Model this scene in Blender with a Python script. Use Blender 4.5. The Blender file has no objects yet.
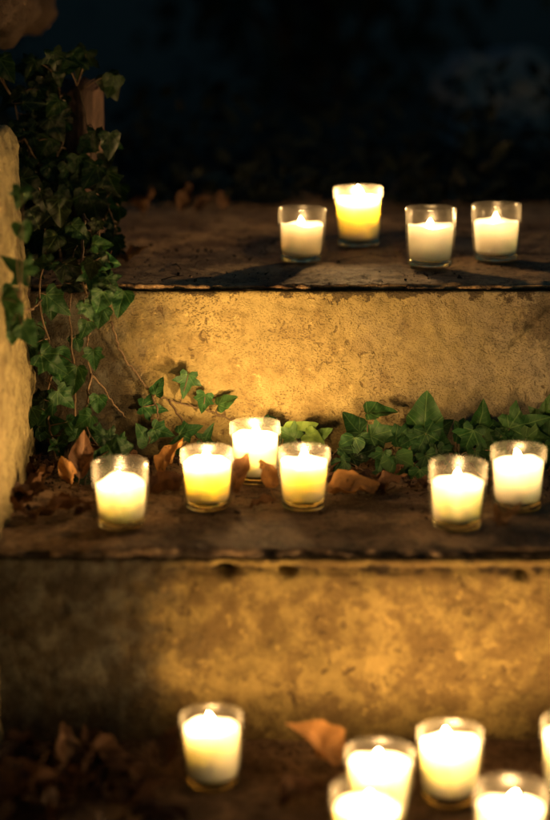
import bpy, bmesh, math, random
from mathutils import Vector, Matrix, noise

rnd = random.Random(11)
sc = bpy.context.scene
col = sc.collection
PI = math.pi

# ------------------------------------------------------------------ camera, world, light
CAM_Z = 0.774
PITCH = math.radians(13.0)
F = 2000.0                       # focal length in photo pixels (550x820)
cam_d = bpy.data.cameras.new('camera')
cam_d.sensor_fit = 'VERTICAL'
cam_d.sensor_height = 36.0
cam_d.sensor_width = 36.0
cam_d.lens = F / 820.0 * 36.0
cam_d.clip_start = 0.05
cam_d.clip_end = 500
cam_d.dof.use_dof = True
cam_d.dof.focus_distance = 2.27
cam_d.dof.aperture_fstop = 2.2
cam = bpy.data.objects.new('camera', cam_d)
cam.location = (0, 0, CAM_Z)
cam.rotation_euler = (PI / 2 - PITCH, 0, 0)
col.objects.link(cam)
sc.camera = cam

w = bpy.data.worlds.new('World')
sc.world = w
w.use_nodes = True
nt = w.node_tree
bg = nt.nodes['Background']
sky = nt.nodes.new('ShaderNodeTexSky')
sky.sky_type = 'NISHITA'
sky.sun_disc = False
sky.sun_elevation = math.radians(2.0)
sky.sun_rotation = math.radians(150.0)
tint = nt.nodes.new('ShaderNodeMix')
tint.data_type = 'RGBA'
tint.blend_type = 'MULTIPLY'
tint.inputs[0].default_value = 1.0
nt.links.new(sky.outputs[0], tint.inputs[6])
tint.inputs[7].default_value = (0.27, 0.66, 0.98, 1)
nt.links.new(tint.outputs[2], bg.inputs[0])
bg.inputs[1].default_value = 0.062

sun_d = bpy.data.lights.new('moonlight', 'SUN')
sun_d.energy = 0.008
sun_d.angle = math.radians(3)
sun_d.color = (0.6, 0.8, 1.0)
sun = bpy.data.objects.new('moonlight', sun_d)
sun.rotation_euler = (math.radians(40), 0, math.radians(-20))
col.objects.link(sun)

vs = sc.view_settings
vs.view_transform = 'Standard'
vs.look = 'None'
vs.gamma = 1
vs.exposure = 0
vs.use_curve_mapping = False
cy = sc.cycles
cy.use_denoising = True
cy.max_bounces = 10
cy.diffuse_bounces = 3
cy.glossy_bounces = 4
cy.transmission_bounces = 8
cy.transparent_max_bounces = 32
cy.sample_clamp_indirect = 20.0
cy.sample_clamp_direct = 0.0
cy.blur_glossy = 0.5
cy.caustics_refractive = False
cy.caustics_reflective = False

FLAME_COL = (1.0, 0.575, 0.215)
FLAME_STR = 1250.0


# ------------------------------------------------------------------ pixel -> world helpers (for measuring the photo)
def ray(px, py):
    a, b = (px - 275.0) / F, (410.0 - py) / F
    c, s = math.cos(PITCH), math.sin(PITCH)
    return Vector((a, c + b * s, b * c - s))


def G(px, py, z):                # point on the level z
    r = ray(px, py)
    t = (z - CAM_Z) / r.z
    return Vector((0, 0, CAM_Z)) + r * t


def P(px, py, y):                # point on the upright plane at depth y
    r = ray(px, py)
    return Vector((0, 0, CAM_Z)) + r * (y / r.y)


Z_BOT, Z_MID, Z_TOP = 0.0, 0.2, 0.4
Y_R2, Y_R1 = 1.88, 2.254
LVL = {'t': Z_TOP, 'm': Z_MID, 'b': Z_BOT}


def rad(p):
    x, y, z = p
    return x, y, z


# ------------------------------------------------------------------ materials
class NT:
    def __init__(self, name):
        self.m = bpy.data.materials.new(name)
        self.m.use_nodes = True
        self.t = self.m.node_tree
        self.t.nodes.clear()
        self.out = self.n('ShaderNodeOutputMaterial')

    def n(self, typ, **kw):
        nd = self.t.nodes.new(typ)
        for k, v in kw.items():
            setattr(nd, k, v)
        return nd

    def l(self, a, b):
        self.t.links.new(a, b)

    def math(self, op, a, b=None, clamp=False, c=None):
        nd = self.n('ShaderNodeMath', operation=op, use_clamp=clamp)
        for i, v in enumerate((a, b, c)):
            if v is None:
                continue
            if isinstance(v, (int, float)):
                nd.inputs[i].default_value = v
            else:
                self.l(v, nd.inputs[i])
        return nd.outputs[0]

    def mix(self, fac, a, b, blend='MIX'):
        nd = self.n('ShaderNodeMix', data_type='RGBA', blend_type=blend)
        for i, v in ((0, fac), (6, a), (7, b)):
            if isinstance(v, (int, float)):
                nd.inputs[i].default_value = v
            elif isinstance(v, tuple):
                nd.inputs[i].default_value = (*v, 1)
            else:
                self.l(v, nd.inputs[i])
        return nd.outputs[2]

    def noise(self, vec, scale, detail=6, rough=0.6, dist=0.0):
        nd = self.n('ShaderNodeTexNoise')
        nd.inputs['Scale'].default_value = scale
        nd.inputs['Detail'].default_value = detail
        nd.inputs['Roughness'].default_value = rough
        nd.inputs['Distortion'].default_value = dist
        self.l(vec, nd.inputs['Vector'])
        return nd.outputs[0]

    def ramp(self, v, a, b):
        nd = self.n('ShaderNodeMapRange', clamp=True)
        nd.interpolation_type = 'SMOOTHSTEP'
        self.l(v, nd.inputs[0])
        nd.inputs[1].default_value = a
        nd.inputs[2].default_value = b
        return nd.outputs[0]

    def geo(self, scale=(1, 1, 1)):
        g = self.n('ShaderNodeNewGeometry')
        m = self.n('ShaderNodeMapping')
        m.inputs['Scale'].default_value = scale
        self.l(g.outputs['Position'], m.inputs[0])
        return m.outputs[0]

    def bump(self, h, strength, dist, prev=None):
        b = self.n('ShaderNodeBump')
        b.inputs['Strength'].default_value = strength
        b.inputs['Distance'].default_value = dist
        self.l(h, b.inputs['Height'])
        if prev:
            self.l(prev, b.inputs['Normal'])
        return b.outputs[0]

    def principled(self, base, rough=0.8, normal=None, spec=0.3):
        p = self.n('ShaderNodeBsdfPrincipled')
        if isinstance(base, tuple):
            p.inputs['Base Color'].default_value = (*base, 1)
        else:
            self.l(base, p.inputs['Base Color'])
        if isinstance(rough, (int, float)):
            p.inputs['Roughness'].default_value = rough
        else:
            self.l(rough, p.inputs['Roughness'])
        p.inputs['Specular IOR Level'].default_value = spec
        if normal:
            self.l(normal, p.inputs['Normal'])
        return p


def stone_mat(name, base, dark, speck, speck_amt=0.8, shade_dirt_x=None, grey_x=None, coarse=9.0, blotch=(0.45, 0.62), stretch=1.5, shade_crust=None, stain=None, vary=0.72, crack_z=None, bump_d=0.003):
    """weathered stone: large tone patches, brown blotches, dark pits, pale lichen crusts"""
    t = NT(name)
    v = t.geo()
    vs_ = t.geo((1, 1, stretch))
    big = t.ramp(t.noise(v, coarse, 5, 0.6), 0.35, 0.65)
    c = t.mix(big, base, tuple(x * vary for x in base))
    bl = t.ramp(t.noise(v, coarse * 3.2, 9, 0.72, 0.15), *blotch)
    c = t.mix(t.math('MULTIPLY', bl, 0.75), c, dark)
    pits = t.noise(vs_, 380, 2, 0.6)
    pm = t.ramp(pits, 0.50, 0.68)
    dens = t.ramp(t.noise(v, 17, 6, 0.7), 0.38, 0.66)
    c = t.mix(t.math('MULTIPLY', t.math('MULTIPLY', pm, dens), speck_amt), c, speck)
    lich = t.ramp(t.noise(v, 70, 6, 0.75), 0.58, 0.68)
    c = t.mix(t.math('MULTIPLY', lich, 0.45), c, tuple(min(0.62, x * 1.7) for x in base))
    # world position drives the tones at the ends and under the nosing
    g = t.n('ShaderNodeNewGeometry')
    sep = t.n('ShaderNodeSeparateXYZ')
    t.l(g.outputs['Position'], sep.inputs[0])
    if grey_x is not None:      # the stone turns greyer towards its right end
        wob = t.math('MULTIPLY', t.math('SUBTRACT', t.noise(v, 6, 5, 0.7), 0.5), 0.4)
        gx = t.ramp(t.math('ADD', sep.outputs[0], wob), grey_x[0], grey_x[1])
        c = t.mix(t.math('MULTIPLY', gx, 0.8), c, (0.25, 0.225, 0.185), 'MIX')
        st = t.ramp(t.noise(v, 30, 7, 0.7, 1.0), 0.55, 0.68)
        c = t.mix(t.math('MULTIPLY', t.math('MULTIPLY', st, gx), 0.7), c, (0.10, 0.08, 0.06))
        c = t.mix(t.math('MULTIPLY', t.math('MULTIPLY', pm, dens), speck_amt * 0.6), c, speck)
    if shade_dirt_x is not None:       # left end darkened: shade put into the colour, along with dirt
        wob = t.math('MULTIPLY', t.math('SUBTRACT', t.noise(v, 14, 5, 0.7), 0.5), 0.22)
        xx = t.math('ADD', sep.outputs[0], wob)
        end_m = t.ramp(xx, shade_dirt_x[1], shade_dirt_x[0])
        shade_dirt = t.mix(t.ramp(t.noise(v, 45, 5, 0.7), 0.4, 0.7), (0.016, 0.013, 0.010), (0.06, 0.06, 0.052))
        c = t.mix(t.math('MULTIPLY', end_m, 0.93), c, shade_dirt)
    if shade_crust:                    # uneven dark band below the nosing: painted nose shade mixed with weathering
        dz = t.math('SUBTRACT', shade_crust[0], sep.outputs[2])
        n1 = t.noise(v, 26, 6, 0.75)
        lim = t.math('MULTIPLY', t.ramp(n1, 0.35, 0.70), shade_crust[1] * 2.2)
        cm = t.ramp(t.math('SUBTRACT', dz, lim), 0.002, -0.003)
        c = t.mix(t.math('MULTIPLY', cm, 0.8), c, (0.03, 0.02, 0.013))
    if crack_z:                  # dark broken joint running along under the nosing
        dj = t.math('ABSOLUTE', t.math('ADD', t.math('SUBTRACT', sep.outputs[2], crack_z), t.math('MULTIPLY', t.math('SUBTRACT', t.noise(t.geo((1, 1, .1)), 22, 5, 0.65), 0.5), 0.012)))
        wj = t.math('MULTIPLY', t.ramp(t.noise(v, 34, 4, 0.7), 0.40, 0.72), 0.0065)
        cj = t.ramp(t.math('SUBTRACT', dj, wj), 0.0012, -0.0010)
        c = t.mix(t.math('MULTIPLY', t.math('MULTIPLY', cj, t.ramp(sep.outputs[0], -0.14, -0.09)), 0.9), c, (0.022, 0.014, 0.009))
    if stain:                    # a black wet stain beside the crack
        vd = t.n('ShaderNodeVectorMath', operation='DISTANCE')
        t.l(g.outputs['Position'], vd.inputs[0])
        vd.inputs[1].default_value = tuple(stain[0])
        dd = t.math('ADD', vd.outputs['Value'], t.math('MULTIPLY', t.math('SUBTRACT', t.noise(v, 38, 6, 0.75), 0.5), 0.09))
        c = t.mix(t.math('MULTIPLY', t.ramp(dd, stain[1], stain[1] * 0.55), 0.75), c, (0.06, 0.045, 0.032))
    # scattered larger pits and chips, at a second scale
    vo = t.noise(v, 95, 3, 0.55, 0.8)
    pm2 = t.math('MULTIPLY', t.ramp(vo, 0.60, 0.68), t.ramp(t.noise(v, 11, 3, 0.5), 0.42, 0.62))
    c = t.mix(t.math('MULTIPLY', pm2, 0.75), c, speck)
    h1 = t.noise(v, 120, 6, 0.7)
    h = t.math('SUBTRACT', h1, t.math('ADD', t.math('MULTIPLY', pm, 0.4), t.math('MULTIPLY', pm2, 0.8)))
    nrm = t.bump(h, 0.8, bump_d)
    p = t.principled(c, 0.88, nrm, 0.25)
    t.l(p.outputs[0], t.out.inputs[0])
    return t.m


def soil_tread_mat(name, base, dark, zt=None):
    t = NT(name)
    v = t.geo()
    a = t.ramp(t.noise(v, 16, 7, 0.65), 0.38, 0.62)
    c = t.mix(a, base, dark)
    f = t.ramp(t.noise(v, 150, 5, 0.7), 0.5, 0.66)
    c = t.mix(t.math('MULTIPLY', f, 0.7), c, tuple(x * 0.3 for x in dark))
    f2 = t.ramp(t.noise(v, 330, 3, 0.6), 0.60, 0.70)
    c = t.mix(t.math('MULTIPLY', f2, 0.6), c, tuple(min(0.5, x * 2.2) for x in base))
    if zt is not None:           # worn nose unevenly darkened, painting in grazing-light shade plus black lichen
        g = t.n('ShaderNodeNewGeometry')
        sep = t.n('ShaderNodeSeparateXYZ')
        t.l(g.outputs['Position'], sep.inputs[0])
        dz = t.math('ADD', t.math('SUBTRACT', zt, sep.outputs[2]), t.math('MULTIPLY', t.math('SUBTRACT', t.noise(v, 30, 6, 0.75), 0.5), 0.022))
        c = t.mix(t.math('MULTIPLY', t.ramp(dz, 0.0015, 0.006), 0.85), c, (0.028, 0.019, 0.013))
    h = t.math('ADD', t.noise(v, 90, 7, 0.75), t.math('MULTIPLY', f, -0.3))
    nrm = t.bump(h, 1.0, 0.004)
    p = t.principled(c, 0.75, nrm, 0.35)
    t.l(p.outputs[0], t.out.inputs[0])
    return t.m


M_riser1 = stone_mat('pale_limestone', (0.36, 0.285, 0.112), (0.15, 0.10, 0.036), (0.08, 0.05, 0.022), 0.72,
                     shade_dirt_x=(-0.205, -0.085), grey_x=(0.08, 0.34), coarse=7, blotch=(0.44, 0.66), shade_crust=(Z_TOP, 0.012), stain=(P(548, 318, Y_R1), 0.042), vary=0.62, bump_d=0.0022)
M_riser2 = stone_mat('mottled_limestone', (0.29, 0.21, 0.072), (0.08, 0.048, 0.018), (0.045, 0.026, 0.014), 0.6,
                     shade_dirt_x=(-0.165, -0.045), coarse=8, blotch=(0.42, 0.58), stretch=1.0, shade_crust=(Z_MID, 0.010), vary=0.5, crack_z=0.1795)
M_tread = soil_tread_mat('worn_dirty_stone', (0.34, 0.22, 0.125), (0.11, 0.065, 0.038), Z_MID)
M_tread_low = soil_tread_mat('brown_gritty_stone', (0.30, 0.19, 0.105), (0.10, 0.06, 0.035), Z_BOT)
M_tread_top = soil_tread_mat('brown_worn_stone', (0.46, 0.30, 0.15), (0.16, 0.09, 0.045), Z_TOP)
M_cheek = stone_mat('side_wall_stone', (0.28, 0.235, 0.11), (0.14, 0.105, 0.05), (0.05, 0.035, 0.02), 0.7, coarse=16, stretch=0.4)
M_rough = stone_mat('rough_stone', (0.075, 0.05, 0.036), (0.03, 0.02, 0.014), (0.015, 0.01, 0.008), 0.8, coarse=14,
                    blotch=(0.4, 0.6))


def bark_mat():
    t = NT('ivy_clad_bark')
    v = t.geo((1, 1, 0.25))
    a = t.noise(v, 60, 7, 0.7, 0.5)
    c = t.mix(t.ramp(a, 0.35, 0.65), (0.025, 0.014, 0.011), (0.10, 0.06, 0.045))
    nrm = t.bump(a, 1.0, 0.006)
    p = t.principled(c, 0.85, nrm, 0.2)
    t.l(p.outputs[0], t.out.inputs[0])
    return t.m


M_bark = bark_mat()


def leaf_mat(name, green, vein, dry=False, trans=0.25, rough=0.52):
    """UV = leaf's own coordinates (x across, y from petiole to tip); veins drawn from them"""
    t = NT(name)
    uv = t.n('ShaderNodeUVMap')
    uv.uv_map = 'leaf'
    sep = t.n('ShaderNodeSeparateXYZ')
    t.l(uv.outputs[0], sep.inputs[0])
    x = t.math('ABSOLUTE', t.math('SUBTRACT', sep.outputs[0], 0.5))
    y = t.math('SUBTRACT', sep.outputs[1], 0.25)
    # three main veins
    dm = None
    angs = (0, 42, 84) if not dry else (0,)
    for a in angs:
        s, c_ = math.sin(math.radians(a)), math.cos(math.radians(a))
        d = t.math('ABSOLUTE', t.math('SUBTRACT', t.math('MULTIPLY', x, c_), t.math('MULTIPLY', y, s)))
        dm = d if dm is None else t.math('MINIMUM', dm, d)
    main = t.ramp(dm, 0.020, 0.006)
    # side veins in chevrons
    saw = t.math('FRACT', t.math('MULTIPLY', t.math('SUBTRACT', y, t.math('MULTIPLY', x, 0.75)), 7.5))
    side = t.ramp(t.math('ABSOLUTE', t.math('SUBTRACT', saw, 0.5)), 0.10, 0.02)
    veins = t.math('MAXIMUM', main, t.math('MULTIPLY', side, 0.45))
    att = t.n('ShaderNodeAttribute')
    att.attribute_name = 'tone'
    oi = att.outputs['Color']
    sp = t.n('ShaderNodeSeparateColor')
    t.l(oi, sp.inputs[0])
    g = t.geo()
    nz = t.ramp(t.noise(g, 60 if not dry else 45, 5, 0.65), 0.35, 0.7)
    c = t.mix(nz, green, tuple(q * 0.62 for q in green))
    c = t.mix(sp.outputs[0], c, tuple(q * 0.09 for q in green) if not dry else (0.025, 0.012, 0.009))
    if dry:
        c = t.mix(t.math('MULTIPLY', sp.outputs[1], 0.8), c, (0.52, 0.27, 0.08))
        sp2 = t.ramp(t.noise(g, 200, 3, 0.6), 0.6, 0.68)
        c = t.mix(t.math('MULTIPLY', sp2, 0.6), c, (0.04, 0.02, 0.012))
    else:
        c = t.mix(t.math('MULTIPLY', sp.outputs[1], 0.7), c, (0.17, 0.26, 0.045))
    c = t.mix(t.math('MULTIPLY', t.math('MULTIPLY', veins, 0.6), t.math('SUBTRACT', 1.0, t.math('MULTIPLY', sp.outputs[0], 0.7))), c, vein)
    nrm = t.bump(t.math('SUBTRACT', t.noise(g, 110, 4, 0.6), t.math('MULTIPLY', veins, 0.6)), 0.5, 0.0012)
    p = t.principled(c, rough, nrm, 0.22 if not dry else 0.2)
    tr = t.n('ShaderNodeBsdfTranslucent')
    t.l(t.mix(1.0, c, (1.0, 1.0, 0.7) if not dry else (1.0, 0.8, 0.5), 'MULTIPLY'), tr.inputs[0])
    ms = t.n('ShaderNodeMixShader')
    ms.inputs[0].default_value = trans
    t.l(p.outputs[0], ms.inputs[1])
    t.l(tr.outputs[0], ms.inputs[2])
    t.l(ms.outputs[0], t.out.inputs[0])
    return t.m


M_ivy = leaf_mat('ivy_leaf', (0.018, 0.074, 0.020), (0.09, 0.17, 0.05))
M_dry = leaf_mat('dead_leaf', (0.17, 0.088, 0.045), (0.24, 0.14, 0.07), dry=True, trans=0.22, rough=0.6)
M_hedge = leaf_mat('shrub_leaf', (0.022, 0.03, 0.02), (0.03, 0.04, 0.025), rough=0.5)


def simple(name, c, rough=0.7, nscale=40, amt=0.5, bump=0.002, spec=0.3):
    t = NT(name)
    v = t.geo()
    a = t.ramp(t.noise(v, nscale, 6, 0.65), 0.35, 0.65)
    cc = t.mix(t.math('MULTIPLY', a, amt), c, tuple(q * 0.4 for q in c))
    nrm = t.bump(t.noise(v, nscale * 3, 5, 0.7), 0.7, bump)
    p = t.principled(cc, rough, nrm, spec)
    t.l(p.outputs[0], t.out.inputs[0])
    return t.m


M_stem = simple('ivy_stem', (0.12, 0.08, 0.045), 0.7, 90)
M_soil = simple('garden_soil', (0.05, 0.035, 0.025), 0.9, 12, 0.6, 0.01)
M_crumb = simple('soil_crumb', (0.075, 0.045, 0.03), 0.85, 200, 0.6, 0.001)
M_wick = simple('charred_wick', (0.02, 0.015, 0.012), 0.9, 300, 0.3, 0.0005)


def wax_mat(name, c, rscale):
    t = NT(name)
    v = t.geo()
    n = t.noise(v, 80, 4, 0.6)
    p = t.principled(c, 0.38, t.bump(n, 0.35, 0.0012), 0.4)
    p.subsurface_method = 'RANDOM_WALK'
    p.inputs['Subsurface Weight'].default_value = 1.0
    p.inputs['Subsurface Radius'].default_value = (1.0, 0.98, 0.93)
    p.inputs['Subsurface Scale'].default_value = rscale
    t.l(p.outputs[0], t.out.inputs[0])
    return t.m


WAX = {
    'ivory': wax_mat('ivory_wax', (0.950, 0.916, 0.81), 0.0150),
    'white': wax_mat('white_wax', (0.952, 0.932, 0.88), 0.021),
    'dull': wax_mat('dull_wax', (0.925, 0.895, 0.83), 0.017),
    'amber': wax_mat('amber_wax', (0.957, 0.875, 0.64), 0.0160),
}


def glass_wall_mat(name='thin_clear_glass', film_amt=0.006):
    t = NT(name)
    lw = t.n('ShaderNodeLayerWeight')
    lw.inputs['Blend'].default_value = 0.35
    tr = t.n('ShaderNodeBsdfTransparent')
    edge = t.mix(t.ramp(lw.outputs['Facing'], 0.45, 1.0), (0.985, 0.985, 0.975), (0.80, 0.83, 0.77))
    t.l(edge, tr.inputs[0])
    gl = t.n('ShaderNodeBsdfGlossy')
    gl.inputs['Roughness'].default_value = 0.24
    v = t.geo()
    ms = t.n('ShaderNodeMixShader')
    lf = t.n('ShaderNodeLayerWeight')
    lf.inputs['Blend'].default_value = 0.5
    sch = t.math('MULTIPLY_ADD', t.math('POWER', lf.outputs['Facing'], 4.0), 0.42, c=0.006)
    t.l(sch, ms.inputs[0])
    # pale scattering film added to make the glass and rim glow near the flame
    film = t.n('ShaderNodeBsdfTranslucent')
    film.inputs[0].default_value = (0.9, 0.88, 0.8, 1)
    dif = t.n('ShaderNodeBsdfDiffuse')
    dif.inputs[0].default_value = (0.9, 0.88, 0.8, 1)
    fm = t.n('ShaderNodeMixShader')
    fm.inputs[0].default_value = 0.5
    t.l(film.outputs[0], fm.inputs[1])
    t.l(dif.outputs[0], fm.inputs[2])
    m2 = t.n('ShaderNodeMixShader')
    amt = t.math('MULTIPLY_ADD', t.math('POWER', lf.outputs['Facing'], 3.0), 0.10, c=film_amt)
    t.l(amt, m2.inputs[0])
    t.l(tr.outputs[0], m2.inputs[1])
    t.l(fm.outputs[0], m2.inputs[2])
    t.l(m2.outputs[0], ms.inputs[1])
    t.l(gl.outputs[0], ms.inputs[2])
    t.l(ms.outputs[0], t.out.inputs[0])
    return t.m


M_glass = glass_wall_mat()


def glass_base_mat():
    t = NT('thick_glass_foot')
    g = t.n('ShaderNodeBsdfGlass')
    g.inputs['Color'].default_value = (0.98, 0.95, 0.84, 1)
    g.inputs['Roughness'].default_value = 0.03
    g.inputs['IOR'].default_value = 1.45
    t.l(g.outputs[0], t.out.inputs[0])
    return t.m


M_foot = glass_base_mat()


def flame_mat(name, k):
    t = NT(name)
    e = t.n('ShaderNodeEmission')
    e.inputs[0].default_value = (*FLAME_COL, 1)
    e.inputs[1].default_value = FLAME_STR * k
    t.l(e.outputs[0], t.out.inputs[0])
    return t.m


M_flame = {'low': flame_mat('low_flame', 0.25), 'mid': flame_mat('candle_flame', 0.8), 'high': flame_mat('tall_flame', 1.6), 'top': flame_mat('bright_flame', 3.2), 'soft': flame_mat('soft_flame', 0.50)}


# ------------------------------------------------------------------ object helpers
def link(name, bm, mat, parent=None, smooth=True):
    me = bpy.data.meshes.new(name)
    bm.normal_update()
    bm.to_mesh(me)
    bm.free()
    for m in (mat if isinstance(mat, list) else [mat]):
        me.materials.append(m)
    if smooth:
        for p in me.polygons:
            p.use_smooth = True
    o = bpy.data.objects.new(name, me)
    col.objects.link(o)
    if parent:
        o.parent = parent
    return o


def tag(o, label=None, cat=None, group=None, kind=None):
    if label:
        o['label'] = label
    if cat:
        o['category'] = cat
    if group:
        o['group'] = group
    if kind:
        o['kind'] = kind
    return o


def empty(name, loc=(0, 0, 0), rz=0):
    o = bpy.data.objects.new(name, None)
    o.empty_display_size = 0.02
    o.location = loc
    o.rotation_euler = (0, 0, rz)
    col.objects.link(o)
    return o


def fbm(p, s, octs=4):
    return noise.fractal(Vector(p) * s, 1.0, 2.0, octs)


def lathe(bm, prof, n=48, mat=0, close=False):
    rings = []
    for r, z in prof:
        if r < 1e-6:
            rings.append([bm.verts.new((0, 0, z))])
        else:
            rings.append([bm.verts.new((r * math.cos(2 * PI * i / n), r * math.sin(2 * PI * i / n), z)) for i in range(n)])
    pairs = list(zip(rings, rings[1:]))
    if close:
        pairs.append((rings[-1], rings[0]))
    for a, b in pairs:
        for i in range(n):
            j = (i + 1) % n
            if len(a) == 1 and len(b) == 1:
                continue
            if len(a) == 1:
                f = bm.faces.new((a[0], b[j], b[i]))
            elif len(b) == 1:
                f = bm.faces.new((a[i], a[j], b[0]))
            else:
                f = bm.faces.new((a[i], a[j], b[j], b[i]))
            f.material_index = mat
    return rings


def tube(bm, pts, r0, r1=None, n=6):
    if r1 is None:
        r1 = r0
    pts = [Vector(p) for p in pts]
    prev = None
    up = Vector((0.13, 0.2, 1)).normalized()
    for k, p in enumerate(pts):
        d = (pts[min(k + 1, len(pts) - 1)] - pts[max(k - 1, 0)])
        if d.length < 1e-9:
            d = Vector((0, 0, 1))
        d.normalize()
        a = d.cross(up)
        if a.length < 1e-3:
            a = d.cross(Vector((1, 0, 0)))
        a.normalize()
        b = d.cross(a)
        r = r0 + (r1 - r0) * k / max(1, len(pts) - 1)
        ring = [bm.verts.new(p + (a * math.cos(2 * PI * i / n) + b * math.sin(2 * PI * i / n)) * r) for i in range(n)]
        if prev:
            for i in range(n):
                j = (i + 1) % n
                bm.faces.new((prev[i], prev[j], ring[j], ring[i]))
        else:
            bm.faces.new(ring[::-1])
        prev = ring
    bm.faces.new(prev)


def spline(pts, n=8):
    """Catmull-Rom through pts"""
    pts = [Vector(p) for p in pts]
    P_ = [pts[0] * 2 - pts[1]] + pts + [pts[-1] * 2 - pts[-2]]
    out = []
    for k in range(1, len(P_) - 2):
        a, b, c, d = P_[k - 1:k + 3]
        for i in range(n):
            t = i / n
            out.append(0.5 * ((2 * b) + (c - a) * t + (2 * a - 5 * b + 4 * c - d) * t * t + (3 * b - a - 3 * c + d) * t ** 3))
    out.append(pts[-1])
    return out


# ------------------------------------------------------------------ steps
def sweep_surface(name, prof, x0, x1, dx, disp, mat, parent=None, closed=True):
    """profile of (y,z,ny,nz) points swept along x; disp(x,y,z,ny,nz) -> offset along the normal"""
    bm = bmesh.new()
    nx = int((x1 - x0) / dx) + 1
    grid = []
    for i in range(nx):
        x = x0 + (x1 - x0) * i / (nx - 1)
        row = []
        for (y, z, ny, nz) in prof:
            d = disp(x, y, z, ny, nz) if (ny or nz) else 0
            row.append(bm.verts.new((x, y + ny * d, z + nz * d)))
        grid.append(row)
    m = len(prof)
    for i in range(nx - 1):
        for j in range(m if closed else m - 1):
            k = (j + 1) % m
            bm.faces.new((grid[i][j], grid[i + 1][j], grid[i + 1][k], grid[i][k]))
    if closed:
        bm.faces.new(grid[0][::-1] if False else grid[0])
        bm.faces.new(grid[-1][::-1])
    bmesh.ops.recalc_face_normals(bm, faces=bm.faces)
    return link(name, bm, mat, parent)


def seg(y0, z0, y1, z1, n, nrm):
    return [(y0 + (y1 - y0) * i / n, z0 + (z1 - z0) * i / n, nrm[0], nrm[1]) for i in range(n)]


def arc(cy_, cz_, r, a0, a1, n):
    return [(cy_ + r * math.cos(a), cz_ + r * math.sin(a), math.cos(a), math.sin(a)) for a in [a0 + (a1 - a0) * i / n for i in range(n)]]


def slab_prof(yf, yb, zt, zb, r, dn):
    """closed profile: top back -> top front -> rounded nose -> front face down -> bottom back"""
    nt_ = int((yb - yf - r) / dn)
    nf = max(2, int((zt - zb - r) / dn))
    p = seg(yb, zt, yf + r, zt, nt_, (0, 1))
    p += arc(yf + r, zt - r, r, PI / 2, PI, 5)
    p += seg(yf, zt - r, yf, zb, nf, (-1, 0))
    p += [(yf, zb, 0, 0), (yb, zb, 0, 0)]
    return p


def chips(x, y, z, seed):
    """bites out of the front edge"""
    n = fbm((x + seed, 0.3, 0.1 * z), 14, 3)
    return -0.010 * max(0, n - 0.05) * 2.0 - 0.005 * max(0, fbm((x, seed, z * .3), 45, 3))


def step(name, label, yf, yb, zt, zb, lip, mats, seed, crack=None, extra=None):
    root = empty(name, (0, 0, 0))
    tag(root, label, 'stone step', 'stone garden steps')

    def dt(x, y, z, ny, nz):
        d = 0.004 * fbm((x + seed, y, z), 9, 5) + 0.0016 * fbm((x, y + seed, z), 70, 3)
        if ny < -0.1:
            d += chips(x, y, z, seed)
            d += 0.005 * fbm((x + seed, y, z), 40, 4) + 0.005 * fbm((x + seed, 0, 0), 7, 3)
        elif y < yf + 0.03:
            d += 0.003 * (fbm((x + seed, 0, 0), 12, 4) - 0.4) * (1 - (y - yf) / 0.03)
        return d

    def dr(x, y, z, ny, nz):
        d = 0.004 * fbm((x + seed, y, z), 8, 5) + 0.0016 * fbm((x, z + seed, y), 80, 3)
        if extra:
            d += extra(x, z)
        return d
    sweep_surface('tread', slab_prof(yf - 0.0015, yb, zt, zt - lip + 0.001, min(0.012, lip * 0.85), 0.004), -0.285, 1.0, 0.004, dt, mats[0], root)
    p = seg(yb - 0.03, zt - lip - 0.0015, yf + 0.0, zt - lip - 0.0015, 3, (0, 0)) + seg(yf, zt - lip - 0.0015, yf, zb, 64, (-1, 0)) + [(yf, zb, 0, 0), (yb - 0.03, zb, 0, 0)]
    sweep_surface('riser', p, -0.285, 1.0, 0.0035, dr, mats[1], root)
    return root


# cracks measured off the photo
h1, h2 = P(226, 571, Y_R2), P(286, 571, Y_R2)
h3 = P(522, 575, Y_R2)


def extra2(x, z):
    d = 0
    zl = 0.1795 + 0.003 * fbm((x, 1, 1), 25, 4)
    if x > h1.x - 0.04:
        wdt = 0.0022 + 0.0012 * fbm((x, 5, 1), 60, 2)
        d -= 0.008 * math.exp(-((z - zl) / max(0.001, wdt)) ** 2)
    for h, rx, rz in ((h1, 0.011, 0.006), (h2, 0.008, 0.005), (h3, 0.007, 0.004)):
        q = ((x - h.x) / rx) ** 2 + ((z - h.z) / rz) ** 2
        q += 0.8 * fbm((x, z, 2), 90, 3)
        d -= 0.016 * math.exp(-max(0, q) ** 1.5)
    d -= 0.004 * max(0, fbm((x, z, 7), 30, 3) - 0.25)
    return d


ca, cb = P(508, 350, Y_R1), P(556, 305, Y_R1)


def extra1(x, z):
    d = 0
    t = (x - ca.x) / (cb.x - ca.x)
    if -0.2 < t < 3:
        zl = ca.z + (cb.z - ca.z) * min(t, 1.6) + 0.008 * fbm((x, 3, 3), 40, 4)
        d -= 0.007 * math.exp(-((z - zl) / 0.003) ** 2) * min(1, (t + 0.2) * 3)
    d -= 0.005 * max(0, fbm((x * 1.0, z * 1.6, 4), 60, 3) - 0.3)
    return d


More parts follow.
